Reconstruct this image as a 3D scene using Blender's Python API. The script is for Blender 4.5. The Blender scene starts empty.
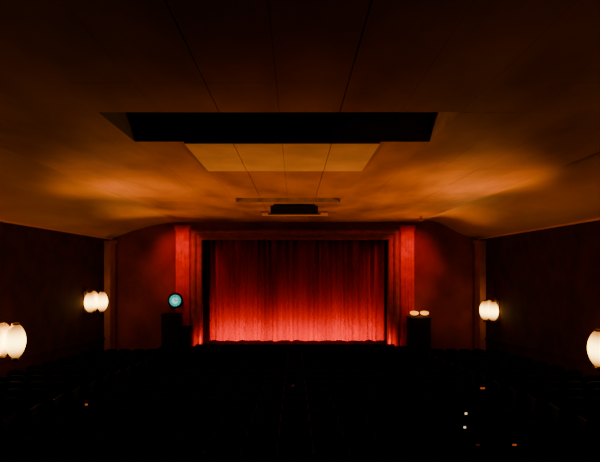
import bpy, math, random
from mathutils import Vector, Matrix
random.seed(4)
CZ = 6.3            # camera height above the lowest floor level
F = 480.0
def Z(z): return z + CZ
W = 8.8             # half width of hall
D = 23.1            # front wall distance
def ceil_z(y): return Z(2.3 - 0.081*y)
def floor_z(y): return Z(-3.0 - 0.14*y)

# ---------------------------------------------------------------- materials
def mat(name, col, rough=0.6, var=0.0, scale=3.0, stretch=(1,1,1), metal=0.0, emis=None, estr=0, spec=0.5, col2=None, bump=0.0):
    m = bpy.data.materials.new(name); m.use_nodes = True
    nt = m.node_tree; b = nt.nodes['Principled BSDF']
    b.inputs['Base Color'].default_value = (*col, 1)
    b.inputs['Roughness'].default_value = rough
    b.inputs['Metallic'].default_value = metal
    b.inputs['Specular IOR Level'].default_value = spec
    tc = nt.nodes.new('ShaderNodeTexCoord'); mp = nt.nodes.new('ShaderNodeMapping')
    mp.inputs['Scale'].default_value = stretch
    nz = nt.nodes.new('ShaderNodeTexNoise'); nz.inputs['Scale'].default_value = scale
    nz.inputs['Detail'].default_value = 5
    nt.links.new(tc.outputs['Object'], mp.inputs[0]); nt.links.new(mp.outputs[0], nz.inputs['Vector'])
    cr = nt.nodes.new('ShaderNodeValToRGB')
    cr.color_ramp.elements[0].position = 0.32; cr.color_ramp.elements[1].position = 0.68
    c2 = col2 if col2 else tuple(c*(1-var) for c in col)
    cr.color_ramp.elements[0].color = (*c2, 1); cr.color_ramp.elements[1].color = (*col, 1)
    nt.links.new(nz.outputs['Fac'], cr.inputs[0]); nt.links.new(cr.outputs[0], b.inputs['Base Color'])
    if bump:
        bp = nt.nodes.new('ShaderNodeBump'); bp.inputs['Strength'].default_value = bump
        nt.links.new(nz.outputs['Fac'], bp.inputs['Height']); nt.links.new(bp.outputs[0], b.inputs['Normal'])
    if emis:
        b.inputs['Emission Color'].default_value = (*emis, 1)
        b.inputs['Emission Strength'].default_value = estr
    return m
M_ceil = mat('ceiling_varnished_board', (0.62,0.22,0.028), 0.6, scale=.7, stretch=(1,.5,1), col2=(0.27,0.080,0.012), spec=.1)
M_pale = mat('ceiling_lit_tone', (0.95,0.48,0.17), 0.6, var=.25, scale=1.2, spec=.15)  # paler than the boards: brighter lighting put into the colour
M_cove = mat('cove_plaster', (0.64,0.27,0.035), 0.65, scale=.8, stretch=(1,.3,1), col2=(0.40,0.15,0.02), spec=.1)
M_dark = mat('recess_shade_deep', (0.045,0.020,0.008), 0.8, var=.4)  # shade inside the ceiling recess, put into the colour
M_dusk = mat('recess_shade_soft', (0.40,0.17,0.04), 0.8, var=.5)  # lighter brown for the softer recess shade, set by colour
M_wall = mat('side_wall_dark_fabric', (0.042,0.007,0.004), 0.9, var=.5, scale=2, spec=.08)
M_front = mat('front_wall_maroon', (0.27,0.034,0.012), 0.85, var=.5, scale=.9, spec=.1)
M_frame = mat('proscenium_varnish', (0.50,0.065,0.022), 0.45, var=.4, scale=4, spec=.3)
M_pil = mat('pilaster_red', (0.72,0.02,0.008), 0.7, var=.3, scale=3, spec=.1)
M_cpil = mat('corner_pilaster_brown', (0.36,0.10,0.04), 0.6, var=.4, scale=2, spec=.2)
M_curt = mat('red_velvet', (0.55,0.004,0.002), 0.95, var=.35, scale=1.2, stretch=(2,1,.15), spec=.03)
M_stage = mat('stage_black_boards', (0.010,0.005,0.004), 0.8, var=.4, spec=.1)
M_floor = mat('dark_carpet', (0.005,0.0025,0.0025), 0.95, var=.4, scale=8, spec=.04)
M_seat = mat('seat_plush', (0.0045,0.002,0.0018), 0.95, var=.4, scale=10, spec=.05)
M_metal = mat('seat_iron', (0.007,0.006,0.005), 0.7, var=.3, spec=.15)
M_brass = mat('aged_brass', (0.35,0.22,0.08), 0.35, var=.3, metal=1)
M_black = mat('black_cabinet', (0.010,0.007,0.007), 0.7, var=.3, spec=.2)
M_grille = mat('speaker_grille', (0.014,0.010,0.010), 0.8, var=.4, scale=40, spec=.2)
M_teal = mat('clock_face_teal', (0.05,0.4,0.38), 0.5, var=.1, emis=(0.02,0.62,0.55), estr=.8)
M_tealc = mat('clock_centre', (0.3,0.8,0.7), 0.5, var=.1, emis=(0.25,1.0,0.85), estr=1.1)
M_amber = mat('amber_lamp', (0.9,0.4,0.06), 0.4, var=.05, emis=(1,0.36,0.03), estr=2.0)
M_glint = mat('seat_glint', (0.9,0.7,0.4), 0.4, var=.05, emis=(1,0.72,0.4), estr=1.2)  # glow of the glints added on seat backs
M_aisle2 = mat('aisle_lens_glint_orange', (0.9,0.3,0.1), 0.4, var=.05, emis=(1,0.2,0.04), estr=.35)
M_glint_dim = mat('seat_glint_dim', (0.5,0.1,0.05), 0.4, var=.05, emis=(1,0.12,0.04), estr=.05)
# frosted glass with the bulb in its middle: emission falls off towards the ends of the shade
M_glass = mat('frosted_lamp_glass', (0.9,0.65,0.3), 0.5, var=.05, emis=(1,.7,.3), estr=1)
nt=M_glass.node_tree; b=nt.nodes['Principled BSDF']
tc=nt.nodes.new('ShaderNodeTexCoord'); sx=nt.nodes.new('ShaderNodeSeparateXYZ'); nt.links.new(tc.outputs['Object'],sx.inputs[0])
ab=nt.nodes.new('ShaderNodeMath'); ab.operation='ABSOLUTE'; nt.links.new(sx.outputs['Z'],ab.inputs[0])
mr=nt.nodes.new('ShaderNodeMapRange'); mr.inputs[1].default_value=.0; mr.inputs[2].default_value=.44; mr.inputs[3].default_value=10; mr.inputs[4].default_value=.8; mr.interpolation_type='SMOOTHSTEP'
nt.links.new(ab.outputs[0],mr.inputs[0]); nt.links.new(mr.outputs[0],b.inputs['Emission Strength'])
cr=nt.nodes.new('ShaderNodeValToRGB'); cr.color_ramp.elements[0].position=.1; cr.color_ramp.elements[0].color=(1,.68,.16,1); cr.color_ramp.elements[1].position=.42; cr.color_ramp.elements[1].color=(1,.36,.04,1)
nt.links.new(ab.outputs[0],cr.inputs[0]); nt.links.new(cr.outputs[0],b.inputs['Emission Color'])

# ---------------------------------------------------------------- mesh builder
class MB:
    def __init__(s): s.v=[]; s.f=[]; s.mi=[]; s.mats=[]
    def m(s, mt):
        if mt not in s.mats: s.mats.append(mt)
        return s.mats.index(mt)
    def add(s, vs, fs, mt):
        o=len(s.v); i=s.m(mt); s.v+= [tuple(v) for v in vs]
        for f in fs: s.f.append(tuple(o+k for k in f)); s.mi.append(i)
    def box(s, x0,x1,y0,y1,z0,z1, mt):
        vs=[(x,y,z) for x in (x0,x1) for y in (y0,y1) for z in (z0,z1)]
        s.hexa(vs,mt)
    def hexa(s, vs, mt):
        s.add(vs,[(0,1,3,2),(4,6,7,5),(0,4,5,1),(2,3,7,6),(0,2,6,4),(1,5,7,3)],mt)
    def lathe(s, prof, c, mt, n=20, axis='z'):
        vs=[];fs=[]
        for r,h in prof:
            for k in range(n):
                a=2*math.pi*k/n
                if axis=='z': vs.append((c[0]+r*math.cos(a),c[1]+r*math.sin(a),c[2]+h))
                else: vs.append((c[0]+r*math.cos(a),c[1]+h,c[2]+r*math.sin(a)))
        for j in range(len(prof)-1):
            for k in range(n):
                fs.append((j*n+k,j*n+(k+1)%n,(j+1)*n+(k+1)%n,(j+1)*n+k))
        fs.append(tuple(range(n))[::-1]); fs.append(tuple((len(prof)-1)*n+k for k in range(n)))
        s.add(vs,fs,mt)
    def obj(s, name, parent=None, smooth=False, bevel=0, loc=None):
        me=bpy.data.meshes.new(name); me.from_pydata(s.v,[],s.f)
        for mt in s.mats: me.materials.append(mt)
        for p,i in zip(me.polygons,s.mi): p.material_index=i; p.use_smooth=smooth
        me.validate(); me.update()
        o=bpy.data.objects.new(name,me); bpy.context.scene.collection.objects.link(o)
        if parent: o.parent=parent
        if loc: o.location=loc
        if bevel:
            b=o.modifiers.new('bev','BEVEL'); b.width=bevel; b.segments=2; b.limit_method='ANGLE'
        return o
def empty(name, loc=(0,0,0)):
    e=bpy.data.objects.new(name,None); e.location=loc; bpy.context.scene.collection.objects.link(e); return e
def light(name,kind,loc,energy,col,target=None,parent=None,**kw):
    l=bpy.data.lights.new(name,kind); l.energy=energy; l.color=col
    for k,v in kw.items(): setattr(l,k,v)
    o=bpy.data.objects.new(name,l); bpy.context.scene.collection.objects.link(o); o.location=loc
    if target is not None:
        o.rotation_euler=(Vector(target)-Vector(loc)).to_track_quat('-Z','Y').to_euler()
    if parent: o.parent=parent; o.matrix_parent_inverse=Matrix.Translation(parent.location).inverted()
    return o

# ---------------------------------------------------------------- ceiling
Y0=-3.0
xs=[-5.51+0.88*i for i in range(14)]      # -5.51 ... 5.93
ys=[Y0,2,5.9,7.0,8.6,11,15.3,16.3,D]
mb=MB(); g=0.003
def slab(x0,x1,y0,y1,mt,drop=0.0,th=.06):
    vs=[(x,y,ceil_z(y)+dz-drop) for x in (x0,x1) for y in (y0,y1) for dz in (0,th)]
    mb.hexa(vs,mt)
for i in range(13):
    for j in range(len(ys)-1):
        xa,xb=xs[i],xs[i+1]; xm=(xa+xb)/2; ym=(ys[j]+ys[j+1])/2
        if -2.9<xm<2.45 and 7.0<ym<8.6: continue
        if -2.0<xm<1.6 and 15.3<ym<16.3:
            slab(xa,xb,ys[j],ys[j+1],M_dusk,-.14); continue
        pale = -2.0<xm<1.6 and 8.6<ym<11
        mainj = abs(xa+1.11)<.02 or abs(xa-.65)<.02
        slab(xa+(.012 if mainj else g),xb-g,ys[j]+g,ys[j+1]-g, M_pale if pale else M_ceil, .04 if pale else random.uniform(0,.004))
t=.05
def rbox(a,b,c,d,h,mt):
    vs=[(x,y,ceil_z(y)+dz) for x in (a,b) for y in (c,d) for dz in (0,h)]; mb.hexa(vs,mt)
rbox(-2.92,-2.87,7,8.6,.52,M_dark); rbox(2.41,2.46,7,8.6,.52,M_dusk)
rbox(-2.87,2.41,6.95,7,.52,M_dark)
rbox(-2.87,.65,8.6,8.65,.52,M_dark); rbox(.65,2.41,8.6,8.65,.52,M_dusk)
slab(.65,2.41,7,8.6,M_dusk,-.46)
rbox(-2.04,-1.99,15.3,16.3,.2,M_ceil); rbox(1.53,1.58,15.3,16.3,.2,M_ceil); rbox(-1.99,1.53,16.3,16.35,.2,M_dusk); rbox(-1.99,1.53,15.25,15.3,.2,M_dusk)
vs=[(x,y,ceil_z(y)+dz) for x in (-W-.1,W+.1) for y in (Y0-.1,D+.3) for dz in (.54,.64)]
mb.hexa(vs,M_dark)
def cove(sgn,xin,ripple):
    prof=[]
    n=28
    for k in range(n+1):
        t=k/n; x=xin+(W-xin)*t
        z=-0.80*(t**1.7)
        if ripple: z+= 0.14*math.sin(t*math.pi*2.0)*(1-t*.3)
        prof.append((sgn*x,z))
    prof.append((sgn*(W-.01),-.86))
    ysd=[Y0+ (D-Y0)*i/12 for i in range(13)]
    vs=[(x,y,ceil_z(y)+z) for y in ysd for x,z in prof]; m=len(prof)
    fs=[(j*m+k,j*m+k+1,(j+1)*m+k+1,(j+1)*m+k) for j in range(12) for k in range(m-1)]
    mb.add(vs,fs,M_cove)
cove(-1,5.51,False); cove(1,5.93,True)
ceiling=mb.obj('ceiling')

mb=MB(); zc=ceil_z(17.5)-.001
mb.box(-.85,.8,16.7,17.5,zc-.26,zc+.0,M_black)
for k in range(6): mb.box(-.8,.75,16.66,16.7,zc-.24+k*.04,zc-.22+k*.04,M_grille)
mb.box(-.95,.9,16.64,17.56,zc-.29,zc-.26,M_black)
mb.obj('ceiling_air_vent')
mb=MB(); zc=ceil_z(19.2)-.002
mb.box(-1.3,1.3,18.9,19.15,zc-.14,zc-.01,M_pale); mb.box(-1.34,1.34,18.86,19.2,zc-.03,zc,M_frame)
mb.obj('ceiling_batten_cover')

# ---------------------------------------------------------------- walls, floor
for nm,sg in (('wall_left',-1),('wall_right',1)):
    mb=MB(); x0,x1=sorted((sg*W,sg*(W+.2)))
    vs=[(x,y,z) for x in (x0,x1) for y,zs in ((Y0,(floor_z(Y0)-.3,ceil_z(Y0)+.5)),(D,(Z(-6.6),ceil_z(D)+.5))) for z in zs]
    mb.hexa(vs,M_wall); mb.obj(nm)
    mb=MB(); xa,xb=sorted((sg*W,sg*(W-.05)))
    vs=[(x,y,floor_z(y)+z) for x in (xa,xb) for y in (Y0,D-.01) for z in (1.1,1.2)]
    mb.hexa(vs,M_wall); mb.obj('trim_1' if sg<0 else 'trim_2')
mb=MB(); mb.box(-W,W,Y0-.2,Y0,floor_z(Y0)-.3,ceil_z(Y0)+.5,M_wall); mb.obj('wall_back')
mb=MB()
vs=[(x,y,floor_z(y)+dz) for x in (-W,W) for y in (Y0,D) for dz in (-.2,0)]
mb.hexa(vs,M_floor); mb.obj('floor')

OX=4.5; ZT=Z(-.43); ZB=Z(-5.49)
top=ceil_z(D)+.5
mb=MB(); mb.box(-W,-OX-.1,D,D+.3,Z(-6.5),top,M_front); mb.obj('wall_front_left')
mb=MB(); mb.box(OX+.1,W,D,D+.3,Z(-6.5),top,M_front); mb.obj('wall_front_right')
mb=MB(); mb.box(-OX-.1,OX+.1,D,D+.3,ZT+.1,top,M_front); mb.obj('wall_front_upper')
mb=MB()
prof=[(0,.35),(0,-.06),(.07,-.10),(.12,-.10),(.13,-.02),(.24,-.02),(.26,-.14),(.33,-.20),(.42,-.20),(.46,-.14),(.50,-.12),(.50,.0)]
vs=[]
for o,p in prof:
    vs+=[(-(OX+o),D+p,ZB),(-(OX+o),D+p,ZT+o),((OX+o),D+p,ZT+o),((OX+o),D+p,ZB)]
fs=[(j*4+k,j*4+k+1,(j+1)*4+k+1,(j+1)*4+k) for j in range(len(prof)-1) for k in range(3)]
mb.add(vs,fs,M_frame); mb.obj('proscenium_frame')
for sg in (-1,1):
    mb=MB(); x0,x1=sorted((sg*5.06,sg*5.72)); zb,zt=ZB,Z(.28)
    mb.box(x0,x1,D-.10,D-.002,zb,zt,M_pil)
    for k in range(4):
        a=x0+.06+k*.15; mb.box(a,a+.09,D-.13,D-.09,zb+.5,zt-.35,M_pil)
    mb.box(x0-.03,x1+.03,D-.17,D-.002,zb,zb+.4,M_pil); mb.box(x0-.03,x1+.03,D-.15,D-.002,zt-.25,zt-.12,M_pil); mb.box(x0-.05,x1+.05,D-.18,D-.002,zt-.12,zt,M_pil)
    mb.obj('stage_pilaster',bevel=.012)
for sg in (-1,1):
    mb=MB(); x0,x1=sorted((sg*(W-.002),sg*(W-.28)))
    fz=floor_z(22.1)
    mb.box(x0,x1,22.1,22.8,fz,Z(-.44),M_cpil)
    x0b,x1b=sorted((sg*(W-.002),sg*(W-.34)))
    mb.box(x0b,x1b,22.04,22.86,Z(-.6),Z(-.44),M_cpil); mb.box(x0b,x1b,22.04,22.86,fz,fz+.4,M_cpil)
    mb.obj('corner_pilaster',bevel=.02)

# ---------------------------------------------------------------- stage
mb=MB()
mb.box(-6.4,6.4,22.15,D-.23,Z(-6.3),ZB,M_stage)
mb.box(-OX,OX,D-.23,25.99,Z(-6.3),ZB,M_stage)
mb.box(-6.45,6.45,22.1,22.15,ZB-.12,ZB+.0,M_stage)
mb.obj('stage')

mb=MB(); mb.box(-6,6,26,26.1,Z(-6.3),top,M_stage); mb.obj('wall_backstage')
mb=MB(); mb.box(-6.1,-6,D+.3,26.1,Z(-6.3),top,M_stage); mb.obj('wall_wing_left')
mb=MB(); mb.box(6,6.1,D+.3,26.1,Z(-6.3),top,M_stage); mb.obj('wall_wing_right')
mb=MB(); mb.box(-6,6,D+.3,26.1,top,top+.1,M_stage); mb.obj('ceiling_backstage')

mb=MB(); N=1100; R=26
ph=[random.uniform(0,6.28) for _ in range(8)]
def fold(x):
    w = x + .12*math.sin(1.9*x+ph[0]) + .07*math.sin(4.7*x+ph[1])
    a = .75+.35*math.sin(1.3*x+ph[2])
    s=math.sin(w*2*math.pi/.40)
    return a*.14*s + .035*math.sin(w*2*math.pi/.155+ph[3]) + .12*math.sin(3.1*x+ph[4])+.06*math.sin(7.3*x+ph[5])
vs=[]
for j in range(R+1):
    t=j/R
    for i in range(N+1):
        x=-OX-.3+(2*OX+.6)*i/N
        amp=.45+.95*t
        xx=x+.03*math.sin(t*3+x*2)
        y=23.90+fold(xx)*amp
        z=ZB+.03+ (.02*math.sin(x*9) if j==0 else 0)+t*(ZT+.3-ZB)
        vs.append((x,y,z))
fs=[(j*(N+1)+i,j*(N+1)+i+1,(j+1)*(N+1)+i+1,(j+1)*(N+1)+i) for j in range(R) for i in range(N)]
mb.add(vs,fs,M_curt); c=mb.obj('theatre_curtain',smooth=True)
for sg in (-1,1):
    mb=MB(); vs=[];n=60
    wd=.42 if sg<0 else .22
    for j in range(9):
        for i in range(n+1):
            x=sg*(4.60-wd+wd*i/n); vs.append((x,23.50+.03*math.sin(i/n*math.pi*2*3),ZB+.02+(ZT+.2-ZB)*j/8))
    fs=[(j*(n+1)+i,j*(n+1)+i+1,(j+1)*(n+1)+i+1,(j+1)*(n+1)+i) for j in range(8) for i in range(n)]
    mb.add(vs,fs,M_stage); mb.obj('masking_drape',smooth=True)

e=empty('footlight_strip',(0,22.5,ZB+.003))
mb=MB()
mb.box(-4.6,4.6,-.30,-.24,0,.24,M_stage)      # long hood on the audience side
for k in range(18):
    x=-4.25+k*.5
    mb.box(x-.17,x+.17,-.23,-.17,0.0,.16,M_black); mb.box(x-.17,x+.17,-.23,-.02,0.0,.03,M_black)
mb.obj('housings',parent=e)
for k in range(6):
    x=-3.75+k*1.5
    light('footlight_lamp','AREA',(x,22.50,ZB+.1),38,(1,.012,.002),target=(x,23.9,ZB+.24),parent=e,shape='RECTANGLE',size=1.4,size_y=.12,spread=2.35)

# ---------------------------------------------------------------- wall sconces
def sconce(sg,y,z,k,sc,aim,ss):
    e=empty('wall_sconce',(sg*W,y,Z(z)))
    mb=MB(); s=-sg
    x0,x1=sorted((s*.004,s*.05)); mb.box(x0,x1,-.25,.25,-.5,.5,M_brass)
    x0,x1=sorted((s*.05,s*.09)); mb.box(x0,x1,-.14,.14,-.6,.6,M_brass)
    x0,x1=sorted((s*.05,s*.62)); mb.box(x0,x1,-.03,.03,-.03,.03,M_brass)
    cs=((.28,-.2),(.28,.2),(.76,0)) if sg<0 else ((.28,-.2),(.28,.2),(.58,0))
    for cx,cy in cs:
        mb.lathe([(.05,-.56),(.08,-.52),(.11,-.48),(.10,-.44)],(s*cx,cy,0),M_brass)
        mb.lathe([(.10,.44),(.11,.47),(.08,.49)],(s*cx,cy,0),M_brass)
    mb.obj('bracket',parent=e)
    mb=MB()
    for cx,cy in cs:
        pr=[]
        for i in range(17):
            t=i/16; pr.append((.09+.16*math.sin(math.pi*t)**.7,-.44+.88*t))
        mb.lathe(pr,(s*cx,cy,0),M_glass,n=24)
    mb.obj('glass_shades',parent=e,smooth=True)
    e.scale=(sc,sc,sc)
    loc=Vector((sg*(W-.45),y,Z(z)+.62)); tgt=Vector(aim)
    o=light('uplight','SPOT',loc,k,(1,.46,.10),target=tgt,spot_size=ss,spot_blend=1,shadow_soft_size=.25)
    o.parent=e; o.location=(loc-e.location)/sc
sconce(-1,20.2,-2.97,950,.90,(-1.5,17.0,Z(1.0)),1.5); sconce(-1,13.75,-3.15,2200,1.05,(-0.5,13.3,Z(.8)),1.6)
sconce(1,20.9,-3.45,1200,.90,(2.5,18.0,Z(1.0)),1.6); sconce(1,12.95,-3.17,2700,1.05,(1.5,13.5,Z(.8)),1.62)

# ---------------------------------------------------------------- clock, speakers, amber lamp
e=empty('illuminated_wall_clock',(-5.65,22.68,Z(-3.28)))
mb=MB()
mb.lathe([(.10,.235),(.10,.0)],(0,.0,0),M_black,n=16,axis='y')
mb.lathe([(.34,.12),(.37,.0),(.35,-.05),(.30,-.06),(.29,-.02)],(0,0,0),M_black,n=36,axis='y')
mb.obj('case',parent=e,smooth=False)
mb=MB(); mb.lathe([(.27,0),(.27,-.035)],(0,-.03,0),M_teal,n=36,axis='y'); mb.obj('dial',parent=e)
mb=MB(); mb.lathe([(.15,0),(.15,-.01)],(0,-.066,0),M_tealc,n=24,axis='y')
mb.obj('dial_centre',parent=e)
mb=MB(); mb.box(-.012,.012,-.10,-.085,0,.22,M_black); mb.box(0,.16,-.10,-.085,-.014,.014,M_black)
for k in range(12):
    a=k*math.pi/6; cx,cz=.24*math.sin(a),.24*math.cos(a); mb.box(cx-.012,cx+.012,-.075,-.064,cz-.012,cz+.012,M_black)
mb.obj('hands',parent=e)

def speaker(x0,x1,zt,y0=22.25):
    mb=MB(); y1=y0+.5; zb=ZB+.002
    mb.box(x0,x1,y0,y1,zb+.12,zt,M_black); mb.box(x0+.06,x1-.06,y0-.03,y0,zb+.2,zt-.08,M_grille)
    mb.box(x0-.03,x1+.03,y0-.03,y1+.02,zt-.03,zt+.02,M_black)
    xm=(x0+x1)/2; r=(x1-x0)*.3
    mb.lathe([(r,0),(r*1.05,-.02),(r*.8,-.03)],(xm,y0-.03,zb+.45),M_black,axis='y')
    mb.lathe([(r*.5,0),(r*.52,-.02),(r*.4,-.03)],(xm,y0-.03,zt-.35),M_black,axis='y')
    for a in (x0+.03,x1-.13):
        for b in (y0+.03,y1-.13): mb.box(a,a+.1,b,b+.1,zb,zb+.12,M_black)
    mb.obj('loudspeaker_cabinet',bevel=.01)
speaker(-6.2,-5.35,Z(-3.9)); speaker(-5.25,-4.85,Z(-4.5),22.25); speaker(5.3,6.3,Z(-4.05))
e=empty('twin_amber_lamp',(5.83,22.5,Z(-4.02)))
mb=MB(); mb.box(-.42,.42,-.12,.12,-.008,.05,M_brass)
for s in (-.24,.24): mb.lathe([(.05,.05),(.06,.08),(.1,.09)],(s,0,0),M_brass)
mb.obj('base',parent=e)
mb=MB()
for s in (-.24,.24): mb.lathe([(.10,.09),(.18,.13),(.20,.18),(.18,.23),(.08,.26)],(s,0,0),M_amber)
mb.obj('shades',parent=e,smooth=True)
light('lamp_glow','POINT',(5.83,22.2,Z(-3.85)),4,(1,.3,.05),parent=e,shadow_soft_size=.15)

# spotlights added under the ceiling to put red spill on the pilasters
for sg in (-1,1):
    yy=20.4; zc=ceil_z(yy)
    e=empty('added_red_wash',(sg*5.35,yy,zc-.003))
    mb=MB(); mb.lathe([(.07,0),(.07,-.03),(.02,-.035),(.02,-.08),(.07,-.09),(.085,-.12),(.085,-.20),(.07,-.21)],(0,0,0),M_frame,n=16); mb.obj('housing',parent=e)
    light('lamp','SPOT',(sg*5.35,yy+.02,zc-.25),560,(1,.03,.012),target=(sg*5.50,D,Z(-1.4)),parent=e,spot_size=1.1,spot_blend=1,shadow_soft_size=.06)

# ---------------------------------------------------------------- seats
def seat(mb,x,w=.56):
    hw=w/2-.03
    n=8; vs=[];rows=7
    for side in (0,1):
        for j in range(rows):
            t=j/(rows-1)
            for i in range(n+1):
                u=-1+2*i/n
                zt=.92-.07*abs(u)**3
                z=.36+(zt-.36)*t
                yy=-.18-.12*t+.03*u*u + (0.09 if side==0 else 0)-(.02*math.sin(math.pi*t) if side else -.02*math.sin(math.pi*t))
                vs.append((x+u*hw,yy,z))
    m=(n+1); fs=[]
    for s_ in (0,1):
        o=s_*rows*m
        for j in range(rows-1):
            for i in range(n): fs.append((o+j*m+i,o+j*m+i+1,o+(j+1)*m+i+1,o+(j+1)*m+i))
    o=rows*m
    for i in range(n):
        fs.append(((rows-1)*m+i,(rows-1)*m+i+1,o+(rows-1)*m+i+1,o+(rows-1)*m+i)); fs.append((i,i+1,o+i+1,o+i))
    for j in range(rows-1):
        fs.append((j*m,(j+1)*m,o+(j+1)*m,o+j*m)); fs.append((j*m+n,(j+1)*m+n,o+(j+1)*m+n,o+j*m+n))
    mb.add(vs,fs,M_seat)
    mb.box(x-hw+.02,x+hw-.02,-.1,.36,.38,.47,M_seat)
    mb.box(x-w/2-.025,x-w/2+.025,-.15,.3,.58,.62,M_metal)
    mb.box(x-w/2-.015,x-w/2+.015,-.12,.1,.0,.58,M_metal)
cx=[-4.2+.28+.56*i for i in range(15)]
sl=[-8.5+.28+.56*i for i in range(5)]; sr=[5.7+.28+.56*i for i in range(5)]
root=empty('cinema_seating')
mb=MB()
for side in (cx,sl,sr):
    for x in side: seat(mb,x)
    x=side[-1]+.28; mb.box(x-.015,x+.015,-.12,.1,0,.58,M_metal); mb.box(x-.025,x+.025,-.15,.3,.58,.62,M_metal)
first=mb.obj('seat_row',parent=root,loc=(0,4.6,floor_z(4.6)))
for y in [4.6+.98*k for k in range(1,17)]:
    o=bpy.data.objects.new('seat_row',first.data); bpy.context.scene.collection.objects.link(o)
    o.parent=root; o.location=(0,y,floor_z(y))
def aisle(x,y,mt,w=.04):
    mb=MB()
    mb.box(-.05,.05,-.03,.03,0,.5,M_metal); mb.box(-.06,.06,-.05,.05,.5,.62,M_metal); mb.box(-w,w,-.06,-.05,.54,.58,mt)
    mb.obj('aisle_light',loc=(x,y,floor_z(y)))
aisle(-4.8,11.1,M_aisle2,.03); aisle(5.1,13.1,M_aisle2,.06)
# small glowing plates added on some seat backs to make glints
def plate(x,k,mt,w=.04,h=.02,zz=.84):
    yr=4.6+.98*k; mb=MB(); mb.box(-w-.015,w+.015,-.02,.0,-h-.01,h+.01,M_metal); mb.box(-w,w,-.026,-.02,-h,h,mt)
    mb.obj('seat_back_glint',parent=root,loc=(x,yr-.30,floor_z(yr)+zz))
plate(3.27,5,M_glint,.022,.02); plate(2.90,4,M_glint,.02,.016); plate(3.3,3,M_aisle2,.03,.012); plate(2.75,3,M_glint_dim,.03,.012)
plate(-.05,8,M_glint_dim,.03)

# ---------------------------------------------------------------- world & camera
w=bpy.data.worlds.new('world'); bpy.context.scene.world=w; w.use_nodes=True
w.node_tree.nodes['Background'].inputs[0].default_value=(0.01,0.004,0.002,1); w.node_tree.nodes['Background'].inputs[1].default_value=.1
cam=bpy.data.cameras.new('camera'); co=bpy.data.objects.new('camera',cam); bpy.context.scene.collection.objects.link(co)
co.location=(0,0,CZ); co.rotation_euler=(math.radians(90),0,0)
cam.sensor_width=36; cam.lens=36*F/600; cam.shift_x=5/600; cam.clip_end=200
bpy.context.scene.camera=co
